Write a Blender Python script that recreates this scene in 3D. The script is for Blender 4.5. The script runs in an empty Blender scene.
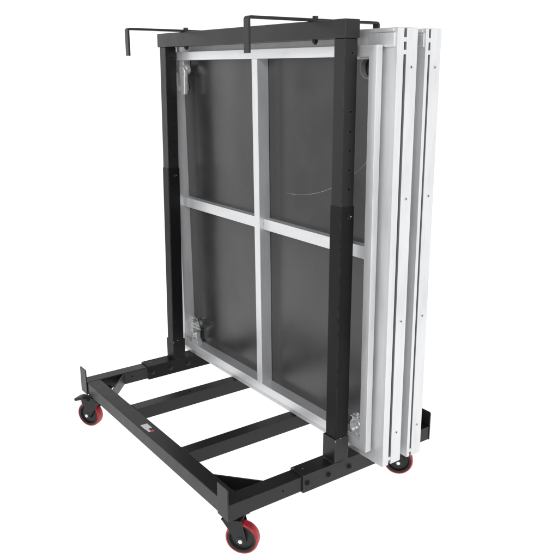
import bpy, bmesh, math, random
from mathutils import Vector, Matrix
random.seed(7)
R = math.radians
scene = bpy.context.scene
col = scene.collection

# ------------------------------------------------------------------ materials
def new_mat(name):
    m = bpy.data.materials.new(name); m.use_nodes = True
    nt = m.node_tree
    return m, nt, nt.nodes['Principled BSDF']

def nd(nt, t, **kw):
    n = nt.nodes.new(t)
    for k, v in kw.items(): setattr(n, k, v)
    return n

def math_node(nt, op, a, b=None, clamp=False):
    n = nd(nt, 'ShaderNodeMath', operation=op); n.use_clamp = clamp
    for i, v in enumerate((a, b)):
        if v is None: continue
        if isinstance(v, (int, float)): n.inputs[i].default_value = v
        else: nt.links.new(v, n.inputs[i])
    return n.outputs[0]

def noise(nt, vec, scale, detail=4, rough=.55, stretch=None):
    if stretch:
        mp = nd(nt, 'ShaderNodeMapping'); mp.inputs['Scale'].default_value = stretch
        nt.links.new(vec, mp.inputs['Vector']); vec = mp.outputs[0]
    n = nd(nt, 'ShaderNodeTexNoise'); n.inputs['Scale'].default_value = scale
    n.inputs['Detail'].default_value = detail; n.inputs['Roughness'].default_value = rough
    nt.links.new(vec, n.inputs['Vector'])
    return n.outputs['Fac']

def ramp(nt, fac, stops):
    r = nd(nt, 'ShaderNodeValToRGB')
    e = r.color_ramp.elements
    e[0].position, e[0].color = stops[0][0], (*stops[0][1], 1)
    e[1].position, e[1].color = stops[-1][0], (*stops[-1][1], 1)
    for p, c in stops[1:-1]:
        x = e.new(p); x.color = (*c, 1)
    nt.links.new(fac, r.inputs[0])
    return r.outputs[0]

def mix_col(nt, fac, a, b):
    n = nd(nt, 'ShaderNodeMix', data_type='RGBA')
    for sock, v in ((n.inputs['Factor'], fac), (n.inputs[6], a), (n.inputs[7], b)):
        if isinstance(v, (int, float)): sock.default_value = v
        elif isinstance(v, tuple): sock.default_value = (*v, 1)
        else: nt.links.new(v, sock)
    return n.outputs[2]

def bump(nt, b, h, strength, dist):
    n = nd(nt, 'ShaderNodeBump'); n.inputs['Strength'].default_value = strength
    n.inputs['Distance'].default_value = dist
    nt.links.new(h, n.inputs['Height']); nt.links.new(n.outputs[0], b.inputs['Normal'])

def g3(v): return (v, v, v)

def black_steel(name, base=.0110, spec=.38, rough=.34):
    m, nt, b = new_mat(name)
    oc = nd(nt, 'ShaderNodeTexCoord').outputs['Object']
    cl = ramp(nt, noise(nt, oc, 7), [(.3, (base*.85, base*.83, base*.84)), (.7, (base*1.2, base*1.16, base*1.17))])
    # rubbed patches and fine pale scuffs of a used cart
    sc = noise(nt, oc, 60, 6, .7, (1, .25, .35))
    scm = math_node(nt, 'MULTIPLY', math_node(nt, 'SUBTRACT', sc, .67, True), 5.0, True)
    cl = mix_col(nt, math_node(nt, 'MULTIPLY', scm, .35), cl, (.20, .20, .20))
    dust = math_node(nt, 'MULTIPLY', math_node(nt, 'SUBTRACT', noise(nt, oc, 3.1, 6, .65), .5, True), .25, True)
    cl = mix_col(nt, dust, cl, (.07, .068, .066))
    # edges coloured lighter as thin highlights, broken up like rubbed paint
    bv = nd(nt, 'ShaderNodeBevel', samples=4); bv.inputs['Radius'].default_value = .0035
    ge = nd(nt, 'ShaderNodeNewGeometry')
    dp = nd(nt, 'ShaderNodeVectorMath', operation='DOT_PRODUCT')
    nt.links.new(bv.outputs[0], dp.inputs[0]); nt.links.new(ge.outputs['True Normal'], dp.inputs[1])
    ed = math_node(nt, 'MULTIPLY', math_node(nt, 'SUBTRACT', .985, dp.outputs['Value'], True), 9.0, True)
    br = math_node(nt, 'MULTIPLY', math_node(nt, 'SUBTRACT', noise(nt, oc, 45, 5, .7), .40, True), 3.0, True)
    cl = mix_col(nt, math_node(nt, 'MULTIPLY', math_node(nt, 'MULTIPLY', ed, br), .55), cl, (.16, .155, .15))
    nt.links.new(cl, b.inputs['Base Color'])
    rg = nd(nt, 'ShaderNodeMapRange'); rg.inputs[3].default_value = rough-.07; rg.inputs[4].default_value = rough+.1
    nt.links.new(noise(nt, oc, 18), rg.inputs[0]); nt.links.new(rg.outputs[0], b.inputs['Roughness'])
    b.inputs['Specular IOR Level'].default_value = spec
    bump(nt, b, noise(nt, oc, 900, 2), .25, .0006)
    return m

def aluminium(name, base=.81, rough=.36, stretch=(1, 1, .02), metal=.60):
    m, nt, b = new_mat(name)
    oc = nd(nt, 'ShaderNodeTexCoord').outputs['Object']
    st = noise(nt, oc, 260, 3, .6, stretch)
    bl = noise(nt, oc, 14, 5, .65, tuple(1 if q == 1 else .22 for q in stretch))
    c1 = ramp(nt, st, [(.25, (base*.93, base*.94, base*.955)), (.75, (base*1.02, base*1.025, base*1.035))])
    c2 = ramp(nt, bl, [(.30, (.82, .82, .825)), (.50, (.95, .95, .955)), (.66, g3(1.0))])
    mm = nd(nt, 'ShaderNodeMix', data_type='RGBA', blend_type='MULTIPLY'); mm.inputs['Factor'].default_value = 1
    nt.links.new(c1, mm.inputs[6]); nt.links.new(c2, mm.inputs[7])
    st2 = math_node(nt, 'MULTIPLY', math_node(nt, 'SUBTRACT', noise(nt, oc, 30, 6, .7, tuple(1 if q == 1 else .35 for q in stretch)), .63, True), 4.0, True)
    fin = mix_col(nt, math_node(nt, 'MULTIPLY', st2, .45), mm.outputs[2], (.46, .44, .41))
    nt.links.new(fin, b.inputs['Base Color'])
    b.inputs['Metallic'].default_value = metal
    rg = nd(nt, 'ShaderNodeMapRange'); rg.inputs[3].default_value = rough-.08; rg.inputs[4].default_value = rough+.12
    nt.links.new(bl, rg.inputs[0]); nt.links.new(rg.outputs[0], b.inputs['Roughness'])
    bump(nt, b, st, .08, .0006)
    return m

def plain(name, colr, rough=.5, metal=0.0, spec=.5, vary=.12, scale=25):
    m, nt, b = new_mat(name)
    oc = nd(nt, 'ShaderNodeTexCoord').outputs['Object']
    cl = ramp(nt, noise(nt, oc, scale), [(.3, tuple(c*(1-vary) for c in colr)), (.7, tuple(min(1, c*(1+vary)) for c in colr))])
    nt.links.new(cl, b.inputs['Base Color'])
    b.inputs['Roughness'].default_value = rough; b.inputs['Metallic'].default_value = metal
    b.inputs['Specular IOR Level'].default_value = spec
    return m

def deck_mat():
    m, nt, b = new_mat('charcoal deck underside')
    tc = nd(nt, 'ShaderNodeTexCoord').outputs['Object']
    sp = nd(nt, 'ShaderNodeSeparateXYZ'); nt.links.new(tc, sp.inputs[0])
    Y, Z = sp.outputs[1], sp.outputs[2]
    cl = ramp(nt, noise(nt, tc, 5, 6, .6), [(.3, (.014, .0143, .015)), (.7, (.027, .0274, .0282))])
    haze = math_node(nt, 'MULTIPLY', math_node(nt, 'SUBTRACT', noise(nt, tc, 3.2, 7, .62, (1, 1, .6)), .50, True), .22, True)
    cl = mix_col(nt, haze, cl, (.13, .13, .13))
    # fine dry scuffs, mostly along the height of the sheet
    w = noise(nt, tc, 26, 5, .75, (1, 1.6, .16))
    sc = math_node(nt, 'MULTIPLY', math_node(nt, 'SUBTRACT', w, .66, True), 4.0, True)
    cl = mix_col(nt, math_node(nt, 'MULTIPLY', sc, .16), cl, (.30, .30, .30))
    # long curved scratches: (centre y, centre z, radius, y from, y to, strength), panel coordinates
    for cy, cz, rr, ya, yb, s, wd in ((.40, 1.572-.1805, .60, -.03, .40, .38, .0009),):
        dy = math_node(nt, 'SUBTRACT', Y, cy); dz = math_node(nt, 'SUBTRACT', Z, cz)
        rad = math_node(nt, 'SQRT', math_node(nt, 'ADD', math_node(nt, 'MULTIPLY', dy, dy), math_node(nt, 'MULTIPLY', dz, dz)))
        on = math_node(nt, 'LESS_THAN', math_node(nt, 'ABSOLUTE', math_node(nt, 'SUBTRACT', rad, rr)), wd)
        on = math_node(nt, 'MULTIPLY', on, math_node(nt, 'GREATER_THAN', Y, ya))
        on = math_node(nt, 'MULTIPLY', on, math_node(nt, 'LESS_THAN', Y, yb))
        br = math_node(nt, 'MULTIPLY', math_node(nt, 'SUBTRACT', noise(nt, tc, 40, 3), .25, True), 2.6, True)
        on = math_node(nt, 'MULTIPLY', math_node(nt, 'MULTIPLY', on, br), s)
        cl = mix_col(nt, on, cl, (.55, .55, .53))
    nt.links.new(cl, b.inputs['Base Color'])
    rg = nd(nt, 'ShaderNodeMapRange'); rg.inputs[3].default_value = .16; rg.inputs[4].default_value = .36
    nt.links.new(noise(nt, tc, 6, 5), rg.inputs[0]); nt.links.new(rg.outputs[0], b.inputs['Roughness'])
    b.inputs['Specular IOR Level'].default_value = .82
    bump(nt, b, noise(nt, tc, 4, 0, .4, (1, 1, .22)), .35, .012)
    return m

def label_mat():
    m, nt, b = new_mat('printed maker sticker')
    tc = nd(nt, 'ShaderNodeTexCoord').outputs['Object']
    sp = nd(nt, 'ShaderNodeSeparateXYZ'); nt.links.new(tc, sp.inputs[0])
    rows = nd(nt, 'ShaderNodeTexWave', wave_type='BANDS', bands_direction='Y'); rows.inputs['Scale'].default_value = 48
    rows.inputs['Distortion'].default_value = 1.5; rows.inputs['Detail Scale'].default_value = 60
    nt.links.new(tc, rows.inputs['Vector'])
    k = math_node(nt, 'GREATER_THAN', rows.outputs['Fac'], .62)
    cl = mix_col(nt, math_node(nt, 'MULTIPLY', k, .35), (.90, .94, .95), (.35, .37, .40))
    nt.links.new(cl, b.inputs['Base Color']); b.inputs['Roughness'].default_value = .4
    return m

STEEL = black_steel('black powder coated steel')
STEEL_HALF_SHADE = black_steel('half shaded black steel', .009, .36, .38)  # upper posts: same steel coloured darker in place of shade
STEEL_SHADE = black_steel('shaded black steel', .006, .16, .40)  # lower posts and far bracket: steel with shade put into its colour
HOLE = plain('dark bolt hole', (.003, .003, .003), .9, spec=.0)
BOLT = plain('black oxide bolt', (.02, .02, .021), .35, .3)
ZINC = plain('zinc plated bolt', (.75, .77, .78), .28, 1.0)
ALU = aluminium('extruded aluminium')
ALU_H = aluminium('extruded aluminium rail', stretch=(1, .02, 1))
ALU_SHADE = aluminium('shaded recess aluminium', .66, .46, metal=.55)  # web and flange side: shading put into a darker aluminium colour
GROOVE = aluminium('dark slot aluminium', .30, .6, metal=.3)  # darker, duller aluminium for the slot faces and the wide socket ring
CAST = plain('cast aluminium', (.70, .705, .71), .38, .65, vary=.2, scale=120)
WELD_GLINT = plain('weld and glint metal', (.55, .55, .56), .35, 1.0, scale=200)  # bare metal for welds and screws, also for glints modelled as bright bumps
DECK = deck_mat()
EDGE = plain('deck facing', (.05, .05, .05), .5)
RED = plain('red polyurethane tread', (.40, .021, .029), .38, spec=.45, vary=.38, scale=45)
RUB = plain('black nylon wheel core', (.012, .012, .012), .45, spec=.4)
LABEL = label_mat()
LRED = plain('red sticker print', (.72, .06, .05), .4)
LWHITE = plain('white sticker print', (.90, .92, .93), .4)

# ------------------------------------------------------------------ mesh helpers
class MB:
    def __init__(s): s.bm = bmesh.new(); s.mats = []; s.cur = 0
    def use(s, m):
        if m not in s.mats: s.mats.append(m)
        s.cur = s.mats.index(m); return s
    def _mark(s, faces):
        for f in faces: f.material_index = s.cur
    def box(s, x0, x1, y0, y1, z0, z1, M=None):
        v = [s.bm.verts.new(p) for p in ((x0,y0,z0),(x1,y0,z0),(x1,y1,z0),(x0,y1,z0),(x0,y0,z1),(x1,y0,z1),(x1,y1,z1),(x0,y1,z1))]
        f = [s.bm.faces.new([v[i] for i in q]) for q in ((3,2,1,0),(4,5,6,7),(0,1,5,4),(1,2,6,5),(2,3,7,6),(3,0,4,7))]
        if M is not None:
            for a in v: a.co = M @ a.co
        s._mark(f); return s
    def prism(s, pts, a0, a1, fn):
        """closed outline pts (2D) extruded from a0 to a1, fn(u, v, a) -> xyz"""
        A = [s.bm.verts.new(fn(u, v, a0)) for u, v in pts]; B = [s.bm.verts.new(fn(u, v, a1)) for u, v in pts]
        n = len(pts); f = [s.bm.faces.new(A[::-1]), s.bm.faces.new(B)]
        for i in range(n): f.append(s.bm.faces.new((A[i], A[(i+1) % n], B[(i+1) % n], B[i])))
        s._mark(f); return s
    def cyl(s, p, q, r, seg=20, r2=None):
        p, q = Vector(p), Vector(q); d = (q-p).normalized()
        a = d.orthogonal().normalized(); b = d.cross(a); r2 = r if r2 is None else r2
        A = []; B = []
        for i in range(seg):
            t = 2*math.pi*i/seg; o = a*math.cos(t)+b*math.sin(t)
            A.append(s.bm.verts.new(p+o*r)); B.append(s.bm.verts.new(q+o*r2))
        f = [s.bm.faces.new(A[::-1]), s.bm.faces.new(B)]
        for i in range(seg): f.append(s.bm.faces.new((A[i], A[(i+1) % seg], B[(i+1) % seg], B[i])))
        s._mark(f); return s
    def lathe(s, c, axis, prof, seg=40):
        """closed profile [(radius, along axis)] revolved about axis through c"""
        c, d = Vector(c), Vector(axis).normalized(); a = d.orthogonal().normalized(); b = d.cross(a)
        rings = []
        for i in range(seg):
            t = 2*math.pi*i/seg; o = a*math.cos(t)+b*math.sin(t)
            rings.append([s.bm.verts.new(c+o*r+d*h) for r, h in prof])
        n = len(prof); f = []
        for i in range(seg):
            A, B = rings[i], rings[(i+1) % seg]
            for j in range(n): f.append(s.bm.faces.new((A[j], A[(j+1) % n], B[(j+1) % n], B[j])))
        s._mark(f); return s
    def sphere(s, c, r, sc=(1,1,1)):
        g = bmesh.ops.create_icosphere(s.bm, subdivisions=2, radius=r, matrix=Matrix.Translation(c) @ Matrix.Diagonal((*sc, 1)))
        s._mark({f for v in g['verts'] for f in v.link_faces}); return s
    def weld(s, p, q, r=.0024):
        p, q = Vector(p), Vector(q); n = max(2, int((q-p).length/(r*1.15)))
        for i in range(n+1):
            c = p.lerp(q, i/n)+Vector((random.uniform(-1, 1), random.uniform(-1, 1), random.uniform(-1, 1)))*r*.14
            g = bmesh.ops.create_icosphere(s.bm, subdivisions=1, radius=r*random.uniform(.88, 1.12), matrix=Matrix.Translation(c))
            s._mark({f for v in g['verts'] for f in v.link_faces})
        return s
    def rect_sweep(s, prof, y0, y1, z0, z1, x0):
        """closed profile [(outward, depth)] run round a rectangle in the YZ plane, mitred"""
        cor = [lambda o: (y0-o, z0-o), lambda o: (y1+o, z0-o), lambda o: (y1+o, z1+o), lambda o: (y0-o, z1+o)]
        rings = [[s.bm.verts.new((x0+d, *c(o))) for o, d in prof] for c in cor]
        n = len(prof); f = []
        for i in range(4):
            A, B = rings[i], rings[(i+1) % 4]
            for j in range(n): f.append(s.bm.faces.new((A[j], A[(j+1) % n], B[(j+1) % n], B[j])))
        s._mark(f); return s
    def build(s, name, parent=None, off=None, bevel=.0, smooth=False, seg=2):
        if off is not None:
            for v in s.bm.verts: v.co -= Vector(off)
        bmesh.ops.recalc_face_normals(s.bm, faces=s.bm.faces[:])
        me = bpy.data.meshes.new(name); s.bm.to_mesh(me); s.bm.free()
        for m in s.mats: me.materials.append(m)
        o = bpy.data.objects.new(name, me); col.objects.link(o)
        if parent: o.parent = parent
        if smooth or bevel:
            for p in me.polygons: p.use_smooth = True
            me.set_sharp_from_angle(angle=R(35))
        if bevel:
            b = o.modifiers.new('edge rounding', 'BEVEL'); b.width = bevel; b.segments = seg
            b.limit_method = 'ANGLE'; b.angle_limit = R(40); b.harden_normals = True
        return o

def thing(name, loc, label, cat, group=None):
    o = bpy.data.objects.new(name, None); col.objects.link(o); o.location = loc
    o.empty_display_size = .1
    o['label'] = label; o['category'] = cat
    if group: o['group'] = group
    return o

# ------------------------------------------------------------------ measures (metres, ground at z = 0)
G = .011
W, L = .8194, 1.1042            # base: depth in x, length in y
ZT = .1915-G; HT = .0506; ZB = ZT-HT; BW = .0548
XU, YU, UW = .3887, -.0049, .0508
YF = 1.0504                     # near face of the far upright
ZS = 1.0072-G                   # top of the lower (outer) posts
ZC0, ZC1 = 1.4619-G, 1.5106-G   # top bar
SLV = .0042

# ================================================================== CART
cart = thing('panel_storage_cart', (W/2, L/2, 0),
             'black steel wheeled storage cart with two uprights, a top bar and red casters', 'storage cart')
CO = (W/2, L/2, 0)

# long beams
for x0, x1 in ((0, BW), (W-BW, W)):
    MB().use(STEEL).box(x0, x1, BW+.0002, L-BW-.0002, ZB, ZT).build('long_beam', cart, CO, .0028)
# end beams between the long beams, with one open bolt hole each side
for y0, y1 in ((.0006, BW), (L-BW, L-.0006)):
    m = MB().use(STEEL).box(.0001, W-.0001, y0, y1, ZB+.0002, ZT-.0002)
    m.use(HOLE)
    for hx in (.1916, W-.1916):
        m.cyl((hx, y0-.0004, ZB+.028), (hx, y0+.006, ZB+.028), .0048, 16)
    m.build('end_beam', cart, CO, .0024)
# cross beams
for yc in (.3330, .7215):
    m = MB().use(STEEL).box(BW+.0002, W-BW-.0002, yc, yc+.046, ZB+.001, ZT-.0015)
    for xx in (BW+.0008, W-BW-.0008):
        m.weld((xx, yc+.002, ZT-.001), (xx, yc+.044, ZT-.001)).weld((xx, yc, ZB+.004), (xx, yc, ZT-.003))
    m.use(WELD_GLINT).sphere((.30, yc+.001, ZT-.010), .0016, (.7, .5, 3.6)) if yc < .5 else m.use(HOLE).cyl((.29, yc+.02, ZT-.004), (.29, yc+.02, ZT-.0011), .004, 14)  # near beam: bright sliver modelled as the glint of a pale scratch
    m.build('cross_beam', cart, CO, .0026)
# stop plates standing on the four corners
for x0, x1 in ((-.0045, -.0001), (W+.0001, W+.0045)):
    for ya, yb in ((-.0012, .0555), (L-.0565, L+.0005)):
        c = .004
        pts = [(ya, ZB-.0005), (yb, ZB-.0005), (yb, .2443-G-c), (yb-c, .2443-G), (ya+c, .2443-G), (ya, .2443-G-c)]
        MB().use(STEEL).prism(pts, x0, x1, lambda u, v, a: (a, u, v)).build('stop_plate', cart, CO, .0012)
# diagonal corner braces with the caster seat below
for sx, sy in ((0, 0), (0, 1), (1, 0), (1, 1)):
    fx = (lambda v: W-v) if sx else (lambda v: v)
    fy = (lambda v: L-v) if sy else (lambda v: v)
    a = (BW-.003, .181); b = (.162, BW-.003); t = .0045
    d = Vector((b[0]-a[0], b[1]-a[1])).normalized(); n = Vector((d.y, -d.x))*t
    pts = [(fx(p[0]), fy(p[1])) for p in (a, b, (b[0]+n.x, b[1]+n.y), (a[0]+n.x, a[1]+n.y))]
    m = MB().use(STEEL).prism(pts, ZB+.003, ZT-.002, lambda u, v, h: (u, v, h))
    w0 = .050; qa, qb = (.163, .182) if not sy else (.112, .112)
    pts = [(fx(u), fy(v)) for u, v in ((w0, w0), (qa, w0), (w0, qb))]
    m.prism(pts, ZB+.0010, ZB+.0050, lambda u, v, h: (u, v, h))
    for u, v in ((.074, .074), (.095, .064), (.066, .092)):
        m.cyl((fx(u), fy(v), ZB+.0048), (fx(u), fy(v), ZB+.0095), .006, 6)
    m.build('corner_brace', cart, CO, .001)

def hex_bolt(p, axis, r=.0075, h=.006, washer=True, mat=BOLT):
    p = Vector(p); a = Vector(axis)
    m = MB().use(mat)
    if washer: m.cyl(p-a*.001, p+a*.0016, r*1.35, 20)
    m.cyl(p+a*.0014, p+a*(h+.0014), r, 6)
    m.cyl(p+a*(h+.0012), p+a*(h+.0042), r*.5, 10)
    return m

# T brackets, posts
for k, (ya, yb) in enumerate(((0, BW), (L-BW, L))):
    y0, y1 = ya-SLV, yb+SLV
    X0, X1 = .263, .5665
    yu = YU if k == 0 else YF
    sx0, sx1, sy0, sy1 = XU-.0032, XU+UW+.0022, yu-.0012, yu+UW+.0055
    zt2 = .279-G
    m = MB().use(STEEL if k == 0 else STEEL_SHADE)
    # sleeve as a real open-ended tube round the beam
    for bx in ((y0, ya-.0002, ZB-SLV, ZT+SLV), (yb+.0002, y1, ZB-SLV, ZT+SLV)):
        m.box(X0, X1, bx[0], bx[1], bx[2], bx[3])
    m.box(X0+.0004, X1-.0004, ya-.001, yb+.001, ZT+.0002, ZT+SLV-.0004)
    m.box(X0+.0004, X1-.0004, ya-.001, yb+.001, ZB-SLV+.0004, ZB-.0002)
    for bx in ((sx0, sx0+.004), (sx1-.004, sx1)):
        m.box(bx[0], bx[1], sy0+.0003, sy1-.0003, ZT+SLV-.001, zt2)
    for by in ((sy0, sy0+.0028), (sy1-.004, sy1)):
        m.box(sx0+.0003, sx1-.0003, by[0], by[1], ZT+SLV-.001, zt2-.0003)
    zz = ZT+SLV+.0006
    m.weld((sx0+.002, sy0, zz), (sx1-.002, sy0, zz)).weld((sx0, sy0+.002, zz), (sx0, sy1-.002, zz)).weld((sx1, sy0+.002, zz), (sx1, sy1-.002, zz))
    m.use(WELD_GLINT)
    for i in range(2):
        m.sphere((X0+.004+.022*i, yb-.004-.020*i, ZT+SLV), .0013, (2.2, 2.0, .5))  # weld spots in bright metal, put in as glints along the sleeve
    m.sphere((sx0+.003, sy0-.0002, zt2-.006), .0011, (1, .6, 4))
    m.sphere((sx0+.022, sy0-.0002, zt2-.001), .0011, (3, .6, 1))
    tb = m.build('upright_bracket', cart, CO, .0012)
    face = y0 if k == 0 else (L-BW-SLV)
    for bx, bz in ((.2823, .1652), (.3660, .1645), (.4508, .1645), (.540, .1645)):
        hex_bolt((bx, face, bz-G), (0, -1, 0)).build('bolt', tb, CO, .0006)
    # lower outer post and upper inner post
    def lean(mb):
        if k == 1:
            for v in mb.bm.verts:
                h = (v.co.z-ZT)/(ZC0-ZT); v.co.x += -.004+.009*h; v.co.y -= .020*h
        return mb
    m = lean(MB().use(STEEL_SHADE).box(XU, XU+UW, yu, yu+.0492, ZT+SLV, ZS))
    lp = m.build('lower_post', cart, CO, .0035)
    lean(hex_bolt((XU+.029, yu, .9766-G), (0, -1, 0), .0058, .005, True)).build('bolt', lp, CO, .0006)
    m = MB().use(WELD_GLINT).sphere((XU+.0295, yu-.0105, .979-G), .0020, (1.5, .4, .7)); lean(m).build('bolt_glint', lp, CO, smooth=True)  # bright bead stands in for the glint on the bolt
    m = MB().use(STEEL_HALF_SHADE).box(XU+.0022, XU+UW-.0026, yu+.0022, yu+.0470, ZS-.02, ZC0-.0002)
    m.use(HOLE)
    for hz in (1.4245, 1.2694, 1.2153, 1.1632, 1.1089, 1.0554):
        m.cyl((XU+.029, yu+.0019, hz-G), (XU+.029, yu+.006, hz-G), .0044, 16)
    lean(m).build('upper_post', cart, CO, .003)
# top bar
tb = MB().use(STEEL).box(XU-.003, XU+.0502, YU-.003, YF+.0360, ZC0, ZC1)
for v in tb.bm.verts:
    if v.co.y > .5: v.co.x += .005
tb.build('top_bar', cart, CO, .0026)

# retaining hooks: flat bar laid across the top bar, both ends turned down
def hook(yh, x0, x1, drop0, drop1, wy, base_gap=0):
    t = .0072; z0 = ZC1+.0006; z1 = z0+t; r = .010
    # outline in XZ with rounded outer bends
    def arc(cx, cz, rad, a0, a1, n=6): return [(cx+rad*math.cos(R(a0+(a1-a0)*i/n)), cz+rad*math.sin(R(a0+(a1-a0)*i/n))) for i in range(n+1)]
    out = [(x0, z1-drop0)] + arc(x0+r, z1-r, r, 180, 90) + arc(x1-r, z1-r, r, 90, 0) + [(x1, z1-drop1)]
    ri = r-t
    inn = [(x1-t, z1-drop1)] + arc(x1-r, z1-r, ri, 0, 90, 4) + arc(x0+r, z1-r, ri, 90, 180, 4) + [(x0+t, z1-drop0)]
    m = MB().use(STEEL).prism(out+inn, yh-wy/2, yh+wy/2, lambda u, v, a: (u, a, v))
    h = m.build('retaining_hook', cart, CO, .0012)
    bx = XU+.0235
    b = MB().use(BOLT).cyl((bx, yh, z1-.0005), (bx, yh, z1+.0075), .0092, 6); b.build('pin_bolt', h, CO, .0008)
    b = MB().use(BOLT).cyl((bx, yh, ZC0-.0085), (bx, yh, ZC0+.0003), .0088, 6).cyl((bx, yh, ZC0-.013), (bx, yh, ZC0-.0085), .005, 12)
    b.build('pin_nut', h, CO, .0008)
hook(.1512, .1775, .6500, .095, .028, .024)
hook(.8985, .1790, .6500, .092, .028, .024)

# maker sticker on the long beam
lb = MB().use(LABEL).box(.0115, .0365, .5555, .5935, ZT+.0001, ZT+.0006)
lb.use(LWHITE).box(.0135, .0222, .5330, .5550, ZT+.0001, ZT+.0006)
lb.use(LRED).box(.0228, .0330, .5275, .5405, ZT+.0001, ZT+.0006)
o = lb.build('maker_sticker', cart, CO); o['label'] = 'small white and red printed sticker'

# casters ------------------------------------------------------------------
def caster(axis_xy, roll_deg, brake, cs):
    """local frame: swivel axis at origin, wheel trails along +u, wheel axle along v"""
    rr = .05; zc = rr; e = .033
    u = Vector((math.cos(R(roll_deg)), math.sin(R(roll_deg)), 0)); v = Vector((-u.y, u.x, 0)); zz = Vector((0, 0, 1))
    A = Vector((*axis_xy, 0))
    P = lambda a, b, c: A+u*a+v*b+zz*c
    ztop = ZB-.0006
    m = MB().use(STEEL)
    # swivel plate and bearing race
    px = max(.004, min(W-.076, axis_xy[0]-.036)); py = max(.004, min(L-.076, axis_xy[1]-.036))
    m.box(px, px+.072, py, py+.072, ztop-.004, ztop-.0002)
    m.cyl(P(0, 0, ztop-.015), P(0, 0, ztop-.004), .026, 28, .022)
    zf = ztop-.015
    # fork crown and two tapering legs
    m.prism([(-.026, -.0225), (.036, -.0225), (.036, .0225), (-.026, .0225)], zf-.0042, zf-.0002, lambda a, b, c: P(a, b, c))
    for sgn in (-1, 1):
        leg = [(-.026, zf-.001), (.036, zf-.001), (e+.017, zc+.004), (e+.012, zc-.011), (e-.010, zc-.012), (e-.017, zc+.001)]
        m.prism(leg, sgn*.0185, sgn*.0225, lambda a, b, c: P(a, c, b))
    fk = m.build('caster', cart, CO, .0012)
    # wheel core with hub boss and a moulded recess
    w = MB().use(RUB)
    hw = .0155
    w.lathe(P(e, 0, zc), v, [(.006, -.0165), (.015, -.0165), (.017, -.009), (.034, -.0075), (.037, -hw+.001), (.0445, -hw+.0005), (.0445, hw-.0005),
                             (.037, hw-.001), (.034, .0075), (.017, .009), (.015, .0165), (.006, .0165)], 48)
    wh = w.build('wheel', fk, CO, smooth=True)
    t = MB().use(RED)
    t.lathe(P(e, 0, zc), v, [(.0440, -hw), (.0462, -hw-.0003), (.0488, -hw+.0018), (.05, -hw+.005), (.05, hw-.005), (.0488, hw-.0018), (.0462, hw+.0003), (.0440, hw)], 56)
    t.build('tread', fk, CO, smooth=True)
    for sgn in (-1, 1):
        b = MB().use(STEEL).cyl(P(e, sgn*.0222, zc), P(e, sgn*.0240, zc), .0125, 24)
        b.use(ZINC).cyl(P(e, sgn*.0238, zc), P(e, sgn*.0285, zc), .0078, 6, .0070)
        b.build('axle_bolt', fk, CO, .0006)
    if brake:
        k = MB().use(STEEL)
        # pedal seen from the side: a cranked tapering lever over the wheel with a lip
        side = [(.010, .106), (.044, .106), (.066, .108), (.088, .100), (.094, .103), (.093, .111), (.080, .117), (.070, .120), (.052, .118), (.010, .117)]
        k.prism(side, -.019, .019, lambda a, b_, c: P(a, c, b_))
        k.prism([(.040, .083), (.052, .083), (.060, .100), (.060, .107), (.036, .107)], -.0178, -.0145, lambda a, b_, c: P(a, c, b_))
        k.prism([(.040, .083), (.052, .083), (.060, .100), (.060, .107), (.036, .107)], .0145, .0178, lambda a, b_, c: P(a, c, b_))
        k.use(ZINC).cyl(P(.060, -.0215, .099), P(.060, .0215, .099), .0042, 12)
        k.build('brake_pedal', fk, CO, .0015)
caster((.034, .040), -50, False, cart)
caster((.020, 1.015), 122, True, cart)
caster((.718, .086), -46, False, cart)
caster((.775, 1.050), 122, False, cart)

# ================================================================== PANELS
XP = .4520; Y0P, Y1P = -.0642, 1.1000; Z0P, Z1P = .2363-G, 1.4446-G
S = .0425

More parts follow.
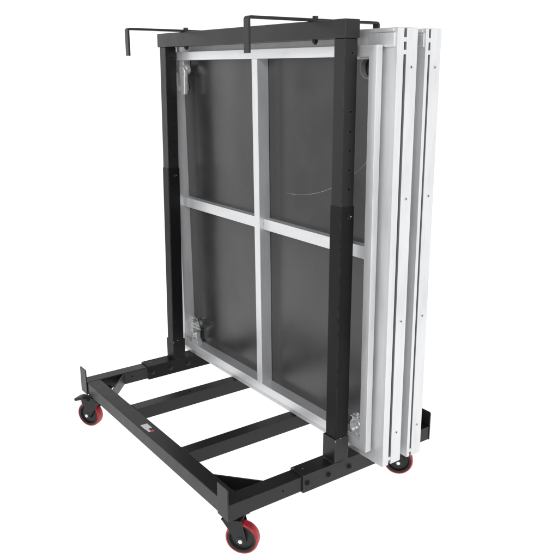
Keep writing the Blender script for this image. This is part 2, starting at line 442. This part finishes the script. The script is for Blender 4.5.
def panel(x0, fl0, sl0, sl1, fl1, label, group, lean_y, turn_z, dx):
    t = thing('stage_panel', (x0, (Y0P+Y1P)/2*0, ZT), label, 'stage panel', group)
    off = Vector((x0, 0, ZT))
    # frame extrusion: inner box rail, recessed web, slotted outer flange
    prof = [(-.030, 0), (0, 0), (0, .0215), (-.0140, .0225), (-.0140, fl0-.0005), (S, fl0), (S, sl0), (S-.018, sl0), (S-.018, sl1), (S, sl1),
            (S, fl1), (-.030, fl1)]
    m = MB().use(ALU).rect_sweep(prof, Y0P, Y1P, Z0P, Z1P, x0)
    m.use(ALU_SHADE); n = len(prof)
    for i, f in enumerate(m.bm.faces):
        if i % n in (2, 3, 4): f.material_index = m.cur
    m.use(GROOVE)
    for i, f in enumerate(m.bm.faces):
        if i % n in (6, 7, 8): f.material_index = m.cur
    m.use(ALU_H)
    for i, f in enumerate(m.bm.faces):
        if i//n in (0, 2) and i % n not in (2, 3, 4, 6, 7, 8): f.material_index = m.cur
    m.use(ALU)
    # slot keepers near each corner of the slot
    for z in (Z1P+S-.030, Z1P+S-.062, Z0P-S+.020):
        for sy in (0, 1):
            y = (Y0P-S) if not sy else (Y1P+S)
            ya, yb = (y+.0006, y+.010) if not sy else (y-.010, y-.0006)
            m.box(x0+sl0-.0008, x0+sl1+.0008, ya, yb, z-.006, z+.006)
    fr = m.build('frame', t, off, .0011)
    # deck sheet, dark underside towards the cart
    mid = (.0465+fl1-.004)
    MB().use(DECK).box(x0+.0463, x0+fl1-.003, Y0P+.0297, Y1P-.0297, Z0P+.0297, Z1P-.0297).build('deck', t, off)
    # mid members
    YM0, YM1 = .4975, .5297
    MB().use(ALU).box(x0+.0006, x0+.0461, YM0, YM1, Z0P+.0298, Z1P-.0298).build('mullion', t, off, .0016)
    for ya, yb in ((Y0P+.0298, YM0-.0002), (YM1+.0002, Y1P-.0298)):
        m = MB().use(ALU_H).box(x0+.0175, x0+.0461, ya, yb, .8455-G, .8835-G)
        m.use(WELD_GLINT)
        ye = yb if ya < .3 else ya
        for i in range(9):
            zz = .848-G+.0042*i
            m.sphere((x0+.0185+random.uniform(-.001, .001), ye+(-.001 if ya < .3 else .001), zz), .0026, (1.2, 1, 1))
        for i in range(5):
            m.sphere((x0+.020+.005*i, ye+(-.001 if ya < .3 else .001), .8835-G), .0022, (1.3, 1, .8))
        m.use(ZINC).cyl((x0+.0168, (ya+yb)/2, .864-G), (x0+.018, (ya+yb)/2, .864-G), .0022, 10)
        m.build('cross_rail', t, off, .0014)
    # corner castings with leg sockets
    for sy in (0, 1):
        for sz in (0, 1):
            gy = (lambda a: 1.0424-a if a > .001 else Y1P-.030-a) if sy else (lambda a: Y0P+.030+a)
            gz = (lambda a: Z1P-.030-a) if sz else (lambda a: Z0P+.030+a)
            yc, zc = gy(.0345), gz(.0285)
            X = lambda u, v, a: (x0+a, u, v)
            def bx(m, a0, a1, b0, b1, d0, d1):
                ys = sorted((gy(a0), gy(a1))); zs = sorted((gz(b0), gz(b1)))
                m.box(x0+d0, x0+d1, ys[0], ys[1], zs[0], zs[1])
            m = MB().use(CAST)
            bolts = []
            if sz == 1 and sy == 0:
                # wide open socket ring under a flat shoulder
                m.prism([(gy(a), gz(b)) for a, b in ((-.0003, -.0003), (.068, -.0003), (.066, .005), (.058, .0065), (-.0003, .0065))], .010, .0460, X)
                m.use(GROOVE).lathe((x0+.028, yc, zc), (1, 0, 0), [(.0272, -.002), (.0300, -.002), (.0308, .0), (.0312, .017), (.0272, .017)], 44)
                m.use(CAST); bx(m, -.0003, .010, .056, .074, .016, .0460)
                bolts.append(((x0+.024, gy(.012), gz(.062)), (x0+.024, gy(.020), gz(.062)), .0042))
            elif sz == 0 and sy == 0:
                base = [(-.0003, -.0003), (.070, -.0003), (.064, .010), (.062, .030), (.066, .046), (.058, .060), (.040, .066), (.026, .070), (.022, .080), (.010, .086), (-.0003, .086)]
                m.prism([(gy(a), gz(b)) for a, b in base], .026, .0460, X)
                m.lathe((x0+.014, yc, zc), (1, 0, 0), [(.0195, -.002), (.0255, -.002), (.0272, .001), (.0285, .013), (.0195, .0122)], 40)
                bx(m, .006, .058, .058, .0625, .012, .030); bx(m, .006, .046, .068, .0725, .012, .030)
                m.prism([(gy(-.0003), gz(.004)), (gy(.008), gz(.006)), (gy(.008), gz(.078)), (gy(-.0003), gz(.082))], .008, .030, X)
                m.prism([(gy(.002), gz(-.0003)), (gy(.066), gz(-.0003)), (gy(.060), gz(.0055)), (gy(.002), gz(.0055))], .006, .030, X)
                bolts.append(((x0+.020, gy(.030), gz(.054)), (x0+.020, gy(.030), gz(.080)), .0046))
            elif sz == 1:
                # solid block carrying the hanging handle
                bx(m, -.0003, .028, -.0003, .044, .014, .0460)
                m.cyl((x0+.012, gy(.040), gz(.034)), (x0+.030, gy(.040), gz(.034)), .0185, 24)
                bx(m, -.0003, .010, .044, .092, .020, .0460)
                bx(m, -.0003, .012, .090, .112, .030, .0460)
                bolts.append(((x0+.016, gy(.010), gz(.060)), (x0+.028, gy(.010), gz(.060)), .0075))
            else:
                base = [(-.0003, -.0003), (.066, -.0003), (.064, .006), (.050, .014), (.047, .030), (.054, .044), (.052, .058), (.040, .066), (.026, .074), (.012, .092), (-.0003, .100)]
                m.prism([(gy(a*.46), gz(b)) for a, b in base], .030, .0460, X)
                m.prism([(gy(.002), gz(-.0003)), (gy(.050), gz(-.0003)), (gy(.046), gz(.010)), (gy(.002), gz(.012))], .012, .038, X)
                bx(m, -.0003, .034, .010, .046, .018, .038)
                bx(m, -.0003, .012, .012, .078, .012, .034)
                m.cyl((x0+.008, gy(.012), gz(.030)), (x0+.020, gy(.012), gz(.030)), .014, 24)
                bolts.append(((x0+.008, gy(.034), gz(.052)), (x0+.040, gy(.034), gz(.052)), .0055))
                bolts.append(((x0+.014, gy(.012), gz(.092)), (x0+.034, gy(.012), gz(.092)), .0050))
            cst = m.build('corner_casting', t, off, .0022)
            for p, q_, r_ in bolts:
                MB().use(ZINC).cyl(p, q_, r_, 16).build('clamp_bolt', cst, off, .0008)
            if sy == 1 and sz == 1:
                h = MB().use(CAST)
                grip = [(gy(.020), gz(.024)), (gy(.044), gz(.021)), (gy(.058), gz(.034)), (gy(.062), gz(.052)), (gy(.056), gz(.064)), (gy(.055), gz(.108)), (gy(.053), gz(.122)),
                        (gy(.046), gz(.127)), (gy(.030), gz(.127)), (gy(.024), gz(.121)), (gy(.024), gz(.080)), (gy(.020), gz(.055))]
                h.prism(grip, .0005, .0165, X)
                h.build('clamp_handle', cst, off, .0042)
            if sy == 1 and sz == 0:
                for zz, d in ((.348, .014), (.333, .016)):
                    MB().use(ALU_H).cyl((x0+d, gy(.004), zz-G), (x0+d, gy(.066), zz-G+.004), .0050, 16).build('clamp_rod', cst, off, .001)
    # corner keys bridging the recess at the top corners
    for sy in (0, 1):
        fy = (lambda a: Y1P+a) if sy else (lambda a: Y0P-a)
        def rb(m, a0, a1, d0, d1, z0, z1):
            ys = sorted((fy(a0), fy(a1))); m.box(x0+d0, x0+d1, ys[0], ys[1], z0, z1)
        m = MB().use(ALU)
        rb(m, -.018, .0375, .025, fl0+.0006, 1.4385-G, 1.4745-G)
        rb(m, -.056, .031, fl0-.004, fl0+.0007, 1.4765-G, 1.4862-G)
        m.build('corner_key', t, off, .0012)
    # screws down the near and far flange
    for z in (1.3864, 1.0290, .6625, .2975):
        for sy in (0, 1):
            y = (Y0P-S) if not sy else (Y1P+S); dy = -1 if not sy else 1
            q = MB().use(WELD_GLINT).cyl((x0+(sl1+fl1)/2, y-dy*.002, z-G), (x0+(sl1+fl1)/2, y+dy*.0012, z-G), .0042, 14)
            q.use(HOLE).cyl((x0+(sl1+fl1)/2, y+dy*.0010, z-G), (x0+(sl1+fl1)/2, y+dy*.0014, z-G), .0020, 6)
            q.build('screw', t, off)
    t.rotation_euler = (0, R(lean_y), R(turn_z)); t.location.x += dx
    return t

panel(XP, .0325, .0575, .0670, .1085,
      'aluminium framed stage panel leaning on the black uprights, dark underside facing out', 'stage panels stored on the cart', -.60, .20, .0100)
panel(XP+.1100, .0290, .0410, .0480, .0895,
      'aluminium edged stage panel behind the front one, only its edges showing', 'stage panels stored on the cart', -.55, .20, .0090)

# ================================================================== SETTING
m, nt, b = new_mat('glowing white ground')
tc = nd(nt, 'ShaderNodeTexCoord').outputs['Object']
c = ramp(nt, noise(nt, tc, .8), [(.3, g3(.22)), (.7, g3(.25))])
nt.links.new(c, b.inputs['Base Color']); b.inputs['Roughness'].default_value = .9; b.inputs['Specular IOR Level'].default_value = .0
b.inputs['Emission Color'].default_value = (1, 1, 1, 1); b.inputs['Emission Strength'].default_value = 1.0  # added glow: keeps the ground white and lights the cart from below
g = MB().use(m).box(-1.7, 14, -5, 16, -.02, 0).build('ground'); g['kind'] = 'structure'

world = bpy.data.worlds.new('World'); scene.world = world; world.use_nodes = True
wn = world.node_tree; bg = wn.nodes['Background']
gm = wn.nodes.new('ShaderNodeTexCoord'); sx = wn.nodes.new('ShaderNodeSeparateXYZ')
wn.links.new(gm.outputs['Generated'], sx.inputs[0])
rp = wn.nodes.new('ShaderNodeValToRGB'); e = rp.color_ramp.elements
e[0].position = 0.20; e[0].color = (1.06, 1.06, 1.06, 1)
e[1].position = .75; e[1].color = (.22, .22, .225, 1)
wn.links.new(sx.outputs['Z'], rp.inputs[0])
# unseen upright bands of light and dark, added at left to shape the sheen
tone = noise(wn, gm.outputs['Generated'], 2.6, 2, .5, (1, 1, .35))
tcol = ramp(wn, tone, [(.36, g3(.12)), (.50, g3(.65)), (.62, g3(2.0))])
side = wn.nodes.new('ShaderNodeMapRange'); side.interpolation_type = 'SMOOTHSTEP'
side.inputs[1].default_value = -.02; side.inputs[2].default_value = -.30
side.inputs[3].default_value = 0; side.inputs[4].default_value = 1
wn.links.new(sx.outputs['X'], side.inputs[0])
md = wn.nodes.new('ShaderNodeMix'); md.data_type = 'RGBA'; md.blend_type = 'MULTIPLY'
wn.links.new(side.outputs[0], md.inputs['Factor']); wn.links.new(rp.outputs[0], md.inputs[6]); wn.links.new(tcol, md.inputs[7])
wn.links.new(md.outputs[2], bg.inputs['Color'])
bg.inputs['Strength'].default_value = 1.0

def area(name, loc, target, size, power):
    d = bpy.data.lights.new(name, 'AREA'); d.shape = 'RECTANGLE'; d.size, d.size_y = size; d.energy = power
    o = bpy.data.objects.new(name, d); col.objects.link(o); o.location = loc
    o.rotation_euler = (Vector(target)-Vector(loc)).to_track_quat('-Z', 'Y').to_euler()
    return o
area('key_softbox', (-2.6, -2.2, 3.2), (.4, .4, .8), (1.6, 1.2), 85)
area('added_fill', (.5, -3.6, 2.6), (.5, .3, 1.0), (1.5, 1.5), 26)  # unseen lamp added to brighten the near end faces

cam = bpy.data.cameras.new('Camera'); co = bpy.data.objects.new('Camera', cam); col.objects.link(co)
cam.sensor_width = 36; cam.lens = 730.2144/558*36; cam.clip_end = 500; cam.clip_start = .05
co.location = (-.9481, -1.5503, 1.3818-G)
co.rotation_euler = (math.pi/2-.2797, 0, -.6274)
scene.camera = co
scene.render.resolution_x = scene.render.resolution_y = 1024
scene.view_settings.view_transform = 'Standard'; scene.view_settings.look = 'None'
scene.view_settings.exposure = 0; scene.view_settings.gamma = 1
try: scene.cycles.use_denoising = True
except Exception: pass
